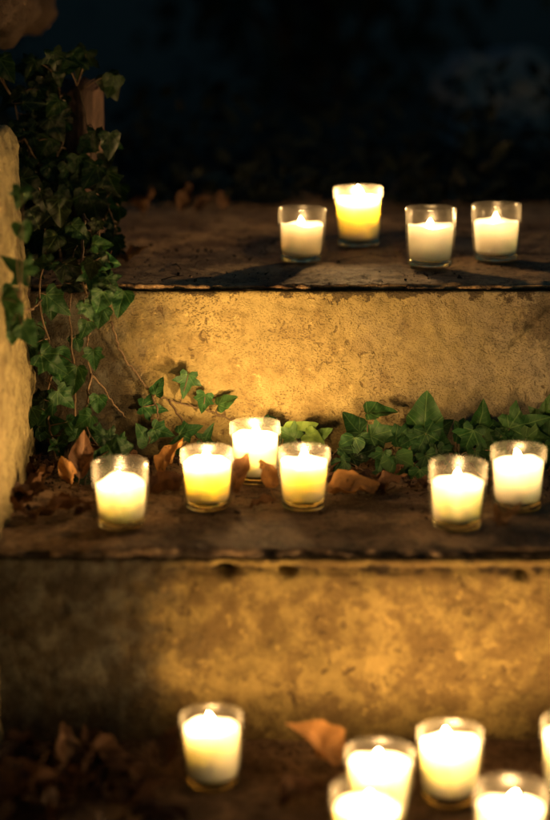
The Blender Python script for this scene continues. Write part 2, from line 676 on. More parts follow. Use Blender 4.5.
step('stone_step', 'upper stone step with dirt-brown top and pale golden limestone riser behind the ivy', Y_R1, 3.4, Z_TOP, Z_MID - 0.05, 0.006,
     (M_tread_top, M_riser1), 3.1, extra=extra1)
step('stone_step', 'middle stone step with cracked mottled riser, six candles standing on it', Y_R2, Y_R1 + 0.02, Z_MID, Z_BOT - 0.05, 0.009,
     (M_tread, M_riser2), 8.7, extra=extra2)
step('stone_step', 'lowest stone step in the foreground, dark brown and strewn with dead leaves', 1.48, Y_R2 + 0.02, Z_BOT, -0.2, 0.02,
     (M_tread_low, M_riser2), 15.3)

# garden ground all around, one sheet (frames the steps, higher at the back)
bm = bmesh.new()


def ground_z(x, y):
    if y > 3.3:
        z = Z_TOP - 0.02
    elif y < 1.4:
        z = -0.21
    else:
        z = -0.21
    return z + 0.01 * fbm((x, y, 0), 1.5, 3)


xs = [-60, -20, -6, -3, -2, -1.2, -0.6, 0, 0.6, 1.2, 2, 3, 6, 20, 60]
ys = [-40, -10, -3, 0, 0.8, 1.4, 2.5, 3.28, 3.3, 3.5, 4, 5, 7, 12, 30, 90]
gr = [[bm.verts.new((x, y, ground_z(x, y) if not (y == 3.28) else -0.21)) for y in ys] for x in xs]
for i in range(len(xs) - 1):
    for j in range(len(ys) - 1):
        bm.faces.new((gr[i][j], gr[i + 1][j], gr[i + 1][j + 1], gr[i][j + 1]))
tag(link('ground', bm, M_soil), kind='structure')


# ------------------------------------------------------------------ left cheek wall, pier, trunk
def rough_box(name, x0, x1, y0, y1, z0, z1, res, amp, freq, mat, parent=None, seed=0, taper=None, rnd_r=0.01):
    bm = bmesh.new()
    bmesh.ops.create_cube(bm, size=1)
    dims = Vector((x1 - x0, y1 - y0, z1 - z0))
    cen = Vector(((x0 + x1) / 2, (y0 + y1) / 2, (z0 + z1) / 2))
    bm.free()
    bm = bmesh.new()
    def face(o, u, v, nu, nv):
        g = [[bm.verts.new(o + u * (i / nu) + v * (j / nv)) for j in range(nv + 1)] for i in range(nu + 1)]
        for i in range(nu):
            for j in range(nv):
                bm.faces.new((g[i][j], g[i + 1][j], g[i + 1][j + 1], g[i][j + 1]))
    nx, ny, nz = [max(2, int(q / res)) for q in dims]
    X, Y, Z = Vector((dims.x, 0, 0)), Vector((0, dims.y, 0)), Vector((0, 0, dims.z))
    o = cen - dims / 2
    face(o, X, Z, nx, nz); face(o + Y, X, Z, nx, nz)
    face(o, Y, Z, ny, nz); face(o + X, Y, Z, ny, nz)
    face(o, X, Y, nx, ny); face(o + Z, X, Y, nx, ny)
    bmesh.ops.remove_doubles(bm, verts=bm.verts, dist=res * 0.05)
    for v in bm.verts:
        p = v.co
        # round the edges
        q = p - cen
        inner = Vector([max(-(dims[k] / 2 - rnd_r), min(dims[k] / 2 - rnd_r, q[k])) for k in range(3)])
        e = q - inner
        n_ = e.normalized() if e.length > 1e-7 else Vector((0, 0, 0))
        newp = inner + n_ * rnd_r
        d = amp * fbm((p.x + seed, p.y, p.z), freq, 5) + amp * 0.35 * fbm((p.x, p.y + seed, p.z), freq * 5, 3)
        v.co = cen + newp + n_ * d
        if taper:
            v.co = taper(v.co)
    bmesh.ops.recalc_face_normals(bm, faces=bm.faces)
    return link(name, bm, mat, parent)


def cheek_taper(p):
    # the top corner of the wall's far end is broken away
    k = max(0, min(1, (p.z - 0.30) / 0.28))
    p.x -= 0.013 * k + 0.006 * max(0, (p.z - 0.56) / 0.025) - 0.010 + 0.002 - 0.002 * fbm((p.y, p.z, 3), 40, 4)
    return p


cheek = rough_box('side_wall', -0.52, -0.283, 1.1, 2.235, -0.25, 0.585, 0.005, 0.0045, 22, M_cheek, None, 4.0, cheek_taper, 0.006)
tag(cheek, 'pale stone side wall at the left edge of the steps, lit yellow', 'wall')

pier = empty('stone_pier', (-0.55, 2.62, 0.4))
tag(pier, 'rough brown stone pier with bulging cap at the upper left corner', 'pier')
rough_box('shaft', -0.16, 0.12, -0.14, 0.14, -0.6, 0.27, 0.012, 0.008, 10, M_rough, pier, 2, None, 0.01)
rough_box('capstone', -0.22, 0.243, -0.2, 0.2, 0.268, 0.46, 0.008, 0.022, 12, M_rough, pier, 5, None, 0.04)

# ivy-clad old trunk behind the wall's end
tb = P(62, 250, 2.5)
trunk = empty('tree_stump', (tb.x, 2.5, Z_TOP - 0.01))
tag(trunk, 'broken pinkish brown tree stump wrapped in ivy at the upper left', 'tree stump')
bm = bmesh.new()
N = 28
prev = None
TOPZ = P(75, 78, 2.5).z - Z_TOP
for k in range(40):
    z = k / 39 * TOPZ
    r = 0.036 + 0.03 * math.exp(-z * 12) - 0.006 * z
    cx = 0.012 * math.sin(z * 7) + 0.03 * z
    ring = []
    for i in range(N):
        a = 2 * PI * i / N
        rr = r * (1 + 0.22 * fbm((math.cos(a), math.sin(a), z * 2), 1.6, 4) + 0.05 * math.sin(a * 5 + z * 6))
        if k == 39:
            z = TOPZ + 0.02 * fbm((math.cos(a), math.sin(a), 9), 2.5, 3)
        ring.append(bm.verts.new((cx + rr * math.cos(a), rr * math.sin(a), z)))
    if prev:
        for i in range(N):
            j = (i + 1) % N
            bm.faces.new((prev[i], prev[j], ring[j], ring[i]))
    prev = ring
bm.faces.new(prev)
link('trunk', bm, M_bark, trunk)

# ------------------------------------------------------------------ leaves
IVY_SHAPES = [
    [(0, 0), (0.10, -0.10), (0.26, -0.15), (0.42, -0.06), (0.37, 0.08), (0.35, 0.16), (0.52, 0.30), (0.40, 0.36), (0.27, 0.44), (0.20, 0.62), (0.10, 0.84), (0, 1.0)],
    [(0, 0), (0.10, -0.08), (0.28, -0.12), (0.45, 0.02), (0.43, 0.14), (0.38, 0.26), (0.40, 0.36), (0.32, 0.50), (0.22, 0.66), (0.10, 0.84), (0, 0.95)],
    [(0, 0), (0.08, -0.12), (0.30, -0.20), (0.36, -0.06), (0.30, 0.08), (0.46, 0.14), (0.60, 0.34), (0.40, 0.35), (0.23, 0.40), (0.20, 0.58), (0.12, 0.80), (0, 1.05)],
    [(0, 0), (0.12, -0.06), (0.30, -0.06), (0.40, 0.06), (0.40, 0.20), (0.30, 0.38), (0.22, 0.58), (0.10, 0.80), (0, 0.92)],
]
DRY_SHAPE = [(0, 0), (0.08, 0.03), (0.18, 0.12), (0.27, 0.26), (0.30, 0.42), (0.27, 0.58), (0.19, 0.74), (0.10, 0.88), (0, 1.02)]
MAPLE_SHAPE = [(0, 0), (0.12, -0.08), (0.34, -0.16), (0.28, 0.02), (0.52, 0.10), (0.66, 0.30), (0.44, 0.32), (0.24, 0.36), (0.30, 0.56), (0.16, 0.60), (0.10, 0.80), (0, 1.02)]


def leaf_into(bm, uvl, tonel, pos, T, Nn, size, shape, r, fold=0.18, droop=0.25, wave=0.03, tone=0.3, warm=0.0, curl=0.0, rings=4, crump=0.0):
    """pos = petiole end; T = tip direction; Nn = face normal"""
    T = Vector(T).normalized()
    Nn = Vector(Nn)
    Nn = (Nn - T * Nn.dot(T))
    if Nn.length < 1e-4:
        Nn = T.orthogonal()
    Nn.normalize()
    S = T.cross(Nn)
    # densify the outline
    half = []
    for a, b in zip(shape, shape[1:]):
        half += [a, ((a[0] + b[0]) / 2, (a[1] + b[1]) / 2)]
    half.append(shape[-1])
    out = half + [(-x, y) for x, y in half[-2:0:-1]]
    c = (0.0, 0.33)
    sd = r.uniform(0, 50)
    asym = r.uniform(-0.06, 0.06)

    def place(x, y):
        x2 = x + asym * y * y
        z = fold * abs(x) - droop * y * y + wave * noise.noise(Vector((x * 4 + sd, y * 4, sd))) * 2
        if crump:
            z += crump * noise.fractal(Vector((x * 5 + sd, y * 5, sd * 2)), 1.0, 2.0, 3)
        if curl:
            z += curl * x * x * (1 + 0.6 * noise.noise(Vector((y * 2, sd, 0)))) * 2.2
        return pos + (S * x2 + T * y + Nn * z) * size

    cv = bm.verts.new(place(*c))
    prev = None
    m = len(out)
    pts_prev = None
    for k in range(1, rings + 1):
        f = k / rings
        pts = [(c[0] + (x - c[0]) * f, c[1] + (y - c[1]) * f) for x, y in out]
        ring = [bm.verts.new(place(*q)) for q in pts]
        for i in range(m):
            j = (i + 1) % m
            if prev is None:
                fc = bm.faces.new((cv, ring[i], ring[j]))
                uvs = (c, pts[i], pts[j])
            else:
                fc = bm.faces.new((prev[i], ring[i], ring[j], prev[j]))
                uvs = (pts_prev[i], pts[i], pts[j], pts_prev[j])
            for lp, q in zip(fc.loops, uvs):
                lp[uvl].uv = (q[0] + 0.5, q[1] + 0.25)
                lp[tonel] = (tone, warm, 0, 1)
        prev, pts_prev = ring, pts


def leaf_bm():
    bm = bmesh.new()
    uvl = bm.loops.layers.uv.new('leaf')
    tonel = bm.loops.layers.color.new('tone')
    return bm, uvl, tonel


def jit(r, s):
    return Vector((r.uniform(-s, s), r.uniform(-s, s), r.uniform(-s, s)))


def ivy(label, stems, leaves, r, group='ivy plants', name='ivy_plant', stem_r=0.0016, fuzzy=None, cat='ivy'):
    """stems: list of point lists; leaves: (center, size, tipdir, normal, tone, warm)"""
    base = stems[0][0]
    root = empty(name, base)
    tag(root, label, cat, group)
    o_ = Vector(base)
    sb = bmesh.new()
    sp = []
    for st in stems:
        q = spline(st, 8)
        q = [p + jit(r, 0.0012) for p in q]
        sp += q
        tube(sb, [p - o_ for p in q], stem_r, stem_r * 0.5, 6)
    fb, u, tn = leaf_bm()
    for (c, size, T, Nn, tone, warm) in leaves:
        T = (Vector(T) + jit(r, 0.15)).normalized()
        pos = c - T * size * 0.42
        leaf_into(fb, u, tn, pos - o_, T, Vector(Nn) + jit(r, 0.4), size * r.uniform(.88, 1.1), r.choice(IVY_SHAPES), r,
                  fold=r.uniform(-0.1, 0.3), droop=r.uniform(-0.1, 0.4), wave=0.055, tone=tone, warm=warm)
        q = min(sp, key=lambda s: (s - pos).length)
        d = (q - pos).length
        if d < 0.16:
            mid = (q + pos) / 2 - T * 0.15 * d + Vector((0, -0.1 * d, -0.05 * d))
            tube(sb, [p - o_ for p in spline([q, mid, pos + T * size * 0.02], 4)], 0.0008, 0.0006, 5)
    link('stem', sb, M_stem, root)
    link('foliage', fb, M_ivy, root)
    return root


def tipdir(deg, depth=0.0):
    a = math.radians(deg)
    return Vector((math.sin(a), depth, math.cos(a)))


def px2m(px, y):
    return px * y * 1.02 / F


FRONT = Vector((0.05, -1.0, 0.35))

# --- the ivy curtain at the left: one plant climbing the wall end, one on the trunk, one hanging by the riser
r = random.Random(5)
L = []
for (x, y, s, a, t, wm) in ((23, 234, 26, 170, .3, 0), (18, 268, 30, -60, .2, .1), (10, 313, 40, 160, .1, .25), (30, 336, 34, 150, .2, .1), (57, 304, 34, 140, .5, 0),
                            (20, 198, 24, 200, .6, 0), (41, 403, 30, -100, .3, 0), (57, 366, 40, 170, .2, .05), (8, 296, 26, 200, .2, .1), (37, 348, 22, 210, .5, 0),
                            (60, 450, 26, 170, .5, 0), (12, 332, 26, 190, .2, .2)):
    d = 2.02 if x < 34 else 2.2
    L.append((P(x, y, d), px2m(s, d), tipdir(a), FRONT, t, wm))
for k in range(24):
    x, y = r.uniform(26, 80), r.uniform(180, 440)
    d = r.uniform(2.17, 2.24)
    L.append((P(x, y, d), px2m(r.uniform(18, 34), d), tipdir(r.gauss(180, 45)), FRONT, min(1, r.uniform(.5, 1) + (.3 if y < 300 else 0)), 0))  # upper leaves toned darker, weak light put into their colour
ivy('dark ivy climbing the end of the side wall over its lit stone',
    [[P(60, 470, 2.21), P(45, 420, 2.22), P(52, 360, 2.21), P(40, 300, 2.2), P(46, 240, 2.21), P(40, 190, 2.22)],
     [P(48, 400, 2.21), P(50, 430, 2.2), P(58, 452, 2.2)],
     [P(40, 300, 2.2), P(30, 310, 2.1), P(20, 305, 2.02)],
     [P(66, 460, 2.22), P(76, 400, 2.23), P(70, 320, 2.22), P(74, 250, 2.22)]], L, r)

L = []
for (x, y, s, a, t, wm) in ((103, 245, 24, 100, .1, .15), (107, 261, 24, 95, .2, .1), (121, 304, 32, 190, .3, 0), (100, 318, 26, 200, .6, 0), (94, 359, 24, 170, .5, 0),
                            (98, 405, 24, 180, .4, 0), (80, 425, 34, 20, .4, 0), (105, 454, 32, 40, .1, .15), (119, 444, 26, 60, .2, .2),
                            (92, 282, 28, 170, .6, 0), (112, 285, 22, 150, .7, 0), (88, 460, 30, -20, .4, .05), (78, 492, 26, -20, .3, .1)):
    d = 2.18 if y < 430 else 2.14
    L.append((P(x, y, d), px2m(s, d), tipdir(a), FRONT, t, wm))
for k in range(20):
    x, y = r.gauss(88, 14), r.uniform(225, 350)
    d = r.uniform(2.17, 2.23)
    L.append((P(x, y, d), px2m(r.uniform(16, 30), d), tipdir(r.gauss(180, 45)), FRONT, min(1, r.uniform(.5, 1) + (.3 if y < 300 else 0)), 0))  # same darker tone up high, standing in for weak light
for k in range(16):
    x, y = r.uniform(60, 130), r.uniform(420, 490)
    d = r.uniform(2.12, 2.2)
    L.append((P(x, y, d), px2m(r.uniform(16, 28), d), tipdir(r.gauss(20, 60)), FRONT + Vector((0, 0, .6)), r.uniform(.4, 1), 0))
ivy('ivy hanging over the left end of the upper riser with a bare looping stem',
    [[P(84, 215, 2.24), P(82, 270, 2.2), P(90, 320, 2.2), P(87, 345, 2.2), P(92, 374, 2.2), P(104, 388, 2.21), P(112, 402, 2.22), P(126, 418, 2.23)],
     [P(84, 215, 2.24), P(100, 240, 2.2), P(112, 290, 2.19), P(104, 318, 2.2)],
     [P(92, 374, 2.2), P(86, 410, 2.18), P(90, 450, 2.15), P(84, 490, 2.12)]], L, r)

# the trailing vine across the pale riser
L = []
for (x, y, s, a, t, wm) in ((158, 387, 20, 20, .3, .1), (186, 384, 24, 200, .1, .1), (203, 404, 25, 190, .1, .2), (227, 401, 24, 60, .0, .4), (153, 408, 26, 100, .3, .05),
                            (142, 433, 30, -30, .2, .15), (163, 432, 26, 110, .5, 0), (190, 430, 28, 70, .5, .05), (207, 436, 20, 30, .4, .1), (176, 444, 20, 10, .6, .0)):
    d = 2.235 if y < 415 else 2.2
    L.append((P(x, y, d), px2m(s, d), tipdir(a), FRONT, t, wm))
ivy('single ivy runner trailing across the golden riser with a few small leaves',
    [[P(112, 322, 2.235), P(120, 350, 2.24), P(135, 372, 2.243), P(150, 390, 2.243), P(168, 400, 2.243), P(195, 407, 2.243), P(222, 416, 2.24), P(240, 424, 2.23)],
     [P(150, 390, 2.243), P(158, 412, 2.23), P(150, 436, 2.2)], [P(168, 400, 2.243), P(185, 425, 2.22), P(200, 440, 2.2)]], L, r, stem_r=0.0014)

# ivy on the trunk, leaf tones darkened to stand in for weak light
L = []
for (x, y, s, a, t, wm) in ((89, 147, 28, 100, .1, .1), (76, 187, 30, 60, .0, .2), (109, 204, 26, 110, .1, .1), (76, 229, 24, 90, .2, .1), (115, 144, 24, 120, .3, .1),
                            (60, 120, 26, 190, 1, 0), (48, 90, 30, 170, 1, 0), (95, 170, 24, 180, .6, 0),
                            (98, 187, 26, 150, .5, 0), (112, 226, 24, 140, .3, .1), (50, 165, 26, 170, .7, 0), (60, 205, 28, 160, .5, 0)):
    d = 2.42
    L.append((P(x, y, d), px2m(s * .85, d), tipdir(a), FRONT + Vector((.2, 0, 0)), max(t, .8), 0))
for k in range(120):
    x, y = min(112, r.gauss(58, 34)), r.uniform(60, 255)
    if 60 < x < 92 and 70 < y < 152:
        continue
    d = r.uniform(2.38, 2.46)
    L.append((P(x, y, d), px2m(r.uniform(18, 34), d), tipdir(r.gauss(180, 45)), FRONT, r.uniform(.88, 1), 0))
ivy('dim mass of ivy growing up the trunk at the upper left',
    [[P(60, 262, 2.42), P(52, 180, 2.43), P(66, 130, 2.44), P(58, 85, 2.45)],
     [P(84, 262, 2.41), P(92, 200, 2.43), P(90, 140, 2.44), P(78, 85, 2.45)],
     [P(90, 210, 2.43), P(104, 200, 2.42), P(114, 225, 2.4)],
     [P(52, 180, 2.43), P(30, 150, 2.42), P(12, 100, 2.42)]], L, r)

# --- the ivy bed along the foot of the riser
UPF = Vector((0.0, -1.0, 0.55))
beds = [
    ('bright yellow-green ivy sprig glowing behind the candle trio',
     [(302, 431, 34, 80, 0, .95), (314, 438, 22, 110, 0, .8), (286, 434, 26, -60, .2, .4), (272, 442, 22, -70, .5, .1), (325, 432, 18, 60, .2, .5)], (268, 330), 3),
    ('low ivy clump with broad rounded leaves left of the tallest upright leaf',
     [(380, 411, 32, 75, .1, .1), (384, 432, 34, 70, .1, .1), (352, 424, 32, -40, .6, 0), (350, 450, 32, 200, .4, .02), (343, 470, 26, 160, .6, 0), (366, 446, 28, 140, .7, 0),
      (400, 470, 36, 160, .05, .25), (380, 462, 26, 200, .5, 0), (372, 484, 24, 170, .6, 0)], (335, 405), 6),
    ('ivy clump crowned by a large upright arrow-shaped leaf against the riser',
     [(425, 416, 46, -2, .0, .1), (440, 440, 38, 110, .4, 0), (420, 446, 34, 200, .5, 0), (410, 440, 26, 240, .6, 0), (430, 466, 28, 160, .7, 0), (446, 458, 28, 140, .7, 0), (420, 480, 26, 180, .4, .1)], (405, 455), 6),
    ('ivy clump with one large upright leaf above the front right candle',
     [(481, 420, 46, 8, .0, .1), (468, 442, 32, 200, .5, 0), (493, 440, 38, 75, .0, .35), (504, 455, 26, 120, .4, .1), (478, 462, 28, 170, .7, 0), (460, 432, 24, -40, .5, 0)], (455, 512), 5),
    ('leafy ivy clump at the right edge behind the rearmost right candle',
     [(526, 424, 42, 70, .05, .15), (545, 412, 34, 20, .05, .2), (540, 440, 36, 100, .0, .3), (515, 428, 30, -30, .3, .05), (560, 430, 40, 40, .2, .1), (545, 456, 30, 170, .3, .1), (530, 462, 26, 150, .5, 0)], (505, 600), 8),
]
for label, lv, (bx0, bx1), nf in beds:
    L = []
    for (x, y, s, a, t, wm) in lv:
        d = 2.235 - (y - 400) / 80 * 0.09 + r.uniform(-.008, .008)
        L.append((P(x, y, d), px2m(s, d), tipdir(a, -0.1), UPF, t, wm + (.16 if t < .3 else .05)))  # extra warm tint paints yellow candlelight onto the bed leaves
    for k in range(nf):
        x, y = r.uniform(bx0, bx1), r.uniform(425, 482)
        d = 2.225 - (y - 420) / 70 * 0.1
        L.append((P(x, y, d), px2m(r.uniform(20, 34), d), tipdir(r.uniform(-140, 140)), UPF + Vector((0, 0, .4)), r.uniform(.5, 1), 0))
    xm = (bx0 + bx1) / 2
    g0 = P(xm, 462, 2.215)
    g0.z = Z_MID + 0.004
    st = [[g0, P(bx0 + 8, 458, 2.21), P(bx0 - 2, 462, 2.2)], [g0, P(bx1 - 8, 452, 2.215), P(bx1 + 4, 456, 2.2)]]
    big = max(lv, key=lambda q: q[2])
    st.append([g0, P((xm + big[0]) / 2 + 4, 448, 2.21), P(big[0], big[1] + big[2] * 0.4, 2.225)])
    for s_ in st:
        for p in s_[1:]:
            p.z = max(p.z, Z_MID + 0.004)
    ivy(label, st, L, r, stem_r=0.0013)


# ------------------------------------------------------------------ dead leaves
def dead_leaf(pos, size, rz, r, label, tone=0.3, warm=0.2, tilt=(0.2, 0.2), curl=0.5, shape=None, group='dead leaves', droop=None):
    bm, u, tn = leaf_bm()
    T = Vector((0, 1, 0))
    leaf_into(bm, u, tn, Vector((0, -0.45 * size, 0)), T, Vector((0, 0, 1)), size, shape or DRY_SHAPE, r, fold=r.uniform(0.1, 0.5),
              droop=r.uniform(-0.5, 0.4) if droop is None else droop, wave=0.09, tone=tone, warm=warm, curl=curl, rings=8, crump=0.10)
    # petiole
    q = spline([(0, -0.43 * size, 0.0), (0.02 * size, -0.6 * size, 0.02 * size), (0.08 * size, -0.75 * size, 0.06 * size)], 4)
    n0 = len(bm.faces)
    tube(bm, q, 0.0007, 0.0005, 5)
    bm.faces.ensure_lookup_table()
    for f in bm.faces[n0:]:
        for lp in f.loops:
            lp[u].uv = (0.5, 0.4)
            lp[tn] = (tone, warm, 0, 1)
    o = link('dead_leaf', bm, M_dry)
    o.rotation_euler = (tilt[0], tilt[1], rz)
    bpy.context.view_layer.update()
    mw = o.rotation_euler.to_matrix()
    zmin = min((mw @ v.co).z for v in o.data.vertices)
    o.location = (pos.x, pos.y, pos.z - zmin + 0.0015)
    tag(o, label, 'leaf', group)
    return o


r = random.Random(21)
D = [
    # x, y, level, size px, heading deg (0 = away, 90 = right), tone, warm, tiltx, tilty, curl, label, shape
    (346, 500, 'm', 62, 100, .0, .9, .3, .2, .5, 'large orange-brown dead leaf pointing right beside the candle trio', 'd'),
    (62, 518, 'm', 58, 75, .45, .1, .35, -.2, .5, 'reddish brown dead leaf lying flat left of the front left candle', 'd'),
    (172, 482, 'm', 44, 60, .0, 1.0, .7, .2, .6, 'glowing amber dead leaf between two candles on the middle step', 'd'),
    (84, 486, 'm', 44, 10, .5, .1, .9, .1, .3, 'dusky brown dead leaf standing upright against the ivy', 'd'),
    (70, 494, 'm', 30, 160, .0, 1.0, 1.0, .3, .5, 'small bright orange dead leaf by the ivy at left', 'd'),
    (166, 500, 'm', 50, 80, .4, .1, .4, .1, .7, 'brown curled dead leaf right of the front left candle', 'd'),
    (240, 498, 'm', 42, 30, .1, .4, .7, .2, .5, 'brown dead leaf under the rearmost candle of the trio', 'd'),
    (268, 497, 'm', 40, -30, .0, .9, .9, .2, .6, 'orange curled dead leaf between the two front candles of the trio', 'd'),
    (262, 511, 'm', 30, 95, .2, .3, .3, .1, .6, 'small brown dead leaf in front of the trio', 'd'),
    (510, 526, 'm', 30, 70, .0, .8, .3, .2, .3, 'small russet lobed leaf in front of the rear right candle', 'm'),
    (30, 508, 'm', 44, 40, .8, 0, .3, .2, .5, 'dark dead leaf at the foot of the left side wall', 'd'),
    (440, 490, 'm', 34, 100, .5, .1, .3, .1, .5, 'dull brown dead leaf behind the front right candle', 'd'),
    (390, 492, 'm', 36, 70, .4, .1, .3, .1, .4, 'dull brown dead leaf at the edge of the ivy bed', 'd'),
    (145, 222, 't', 40, 150, .45, .1, .9, .3, .4, 'pinkish brown dead leaf tilted up on the top step', 'd'),
    (130, 263, 't', 36, 70, .2, .4, .2, .1, .3, 'narrow orange dead leaf near the front edge of the top step', 'd'),
    (186, 218, 't', 28, 20, .6, .1, .8, .1, .5, 'small dim dead leaf, leftmost of three far back on the top step', 'd'),
    (204, 216, 't', 26, 60, .7, .05, .6, .1, .5, 'small dim dead leaf, middle one of three far back on the top step', 'd'),
    (222, 214, 't', 24, -20, .65, .05, .8, .1, .5, 'small dim dead leaf, rightmost of three far back on the top step', 'd'),
    (100, 276, 't', 34, 110, .7, 0, .3, .1, .5, 'dark dead leaf under the hanging ivy on the top step', 'd'),
    (318, 776, 'b', 72, -60, .0, .8, .95, -.5, .9, 'large curled brown dead leaf standing behind the foreground candles', 'd'),
    (300, 806, 'b', 62, 60, .2, .3, .3, .1, .5, 'brown dead leaf lying in front of the large curled one', 'd'),
    (166, 776, 'b', 46, 10, .1, .1, 1.1, .3, .5, 'pinkish dead leaf standing up left of the lone foreground candle', 'd'),
    (128, 788, 'b', 54, -60, .8, .05, .8, -.3, .5, 'dim brown dead leaf leaning in the lower left heap', 'd'),
    (24, 812, 'b', 84, 80, .4, .1, .4, .2, .6, 'broad dim dead leaf at the bottom left corner', 'd'),
]
for (x, y, lv, s, hd, tn_, wm, tx, ty, cu, lab, shp) in D:
    p = G(x, y, LVL[lv])
    dead_leaf(p, px2m(s, p.y), -math.radians(hd), r, lab, tn_, wm, (tx, ty), cu, MAPLE_SHAPE if shp == 'm' else DRY_SHAPE)

for k in range(34):
    x, y = r.uniform(-20, 190), r.uniform(760, 840)
    if x > 150 and y < 800:
        x -= 120
    p = G(x, y, Z_BOT)
    p.z += r.uniform(0, 0.012)
    dead_leaf(p, r.uniform(0.03, 0.06), r.uniform(0, 6.28), r, 'dark curled dead leaf in the dim heap at the lower left', r.uniform(.8, 1), r.uniform(0, .05),
              (r.uniform(-.6, .6), r.uniform(-.6, .6)), r.uniform(.3, .9), group='dark dead leaves heaped at the lower left')
for k in range(34):
    x, y = r.uniform(0, 150), r.uniform(462, 522)
    p = G(x, y, Z_MID)
    p.z += r.uniform(0, 0.006)
    if abs(x - 122) < 34 and y > 500:
        continue
    dead_leaf(p, r.uniform(0.022, 0.045), r.uniform(0, 6.28), r, 'dark curled dead leaf in the litter by the left side wall', r.uniform(.5, 1), r.uniform(0, .1),
              (r.uniform(-.6, .6), r.uniform(-.6, .6)), r.uniform(.3, .9), group='dark dead leaves littering the corner by the side wall')
for k in range(22):
    x, y = r.uniform(330, 560), r.uniform(466, 496)
    p = G(x, y, Z_MID)
    dead_leaf(p, r.uniform(0.018, 0.035), r.uniform(0, 6.28), r, 'small dark dead leaf under the ivy bed', r.uniform(.4, 1), r.uniform(0, .2),
              (r.uniform(-.4, .4), r.uniform(-.4, .4)), r.uniform(.3, .9), group='small dead leaves under the ivy bed')


# soil crumbs and twigs scattered over the steps
def crumbs(name, spots, r, mat):
    bm = bmesh.new()
    for (p, s) in spots:
        ax = [jit(r, 1).normalized() for _ in range(5)]
        vs_ = [bm.verts.new(p + a * s * r.uniform(.5, 1)) for a in ax]
        for f in ((0, 1, 2), (0, 2, 3), (0, 3, 4), (1, 2, 4), (1, 4, 3)):
            try:
                bm.faces.new([vs_[i] for i in f])
            except ValueError:
                pass
    for k in range(110):
        if r.random() < 0.6:
            c0 = Vector((r.uniform(-.27, .45), Y_R1 - abs(r.gauss(0, .09)) - .01, Z_MID + .003))
        else:
            c0 = Vector((r.uniform(-.27, .45), Y_R1 + r.uniform(.02, .5), Z_TOP + .003))
        a, ln = r.uniform(0, PI), r.uniform(.006, .022)
        dv = Vector((math.cos(a), math.sin(a) * .7, r.uniform(-.05, .25))) * ln
        if c0.y + abs(dv.y) > Y_R1 and c0.z < .3:
            continue
        tube(bm, spline([c0 - dv, c0 + jit(r, .002) + Vector((0, 0, .002)), c0 + dv], 3), .0007, .0004, 5)
    o = link(name, bm, mat, smooth=False)
    tag(o, 'loose brown soil crumbs and plant bits strewn over the steps', 'debris', kind='stuff')
    return o


sp = []
for k in range(5200):
    q = r.random()
    x = r.uniform(-0.28, 0.6)
    if q < 0.45:
        y = Y_R1 - abs(r.gauss(0, 0.11)) - 0.004
        z = Z_MID
        if y < Y_R2 + .01:
            continue
    elif q < 0.75:
        y = r.uniform(Y_R1 + 0.01, 3.1)
        z = Z_TOP
    else:
        y = Y_R2 - abs(r.gauss(0, 0.16)) - 0.004
        z = Z_BOT
    s = min(0.006, 0.0012 * math.exp(abs(r.gauss(0, 0.6))))
    sp.append((Vector((x, y, z + s * 0.4)), s))
crumbs('soil_debris', sp, r, M_crumb)


# ------------------------------------------------------------------ candles
def lerp(a, b, t):
    return a + (b - a) * t


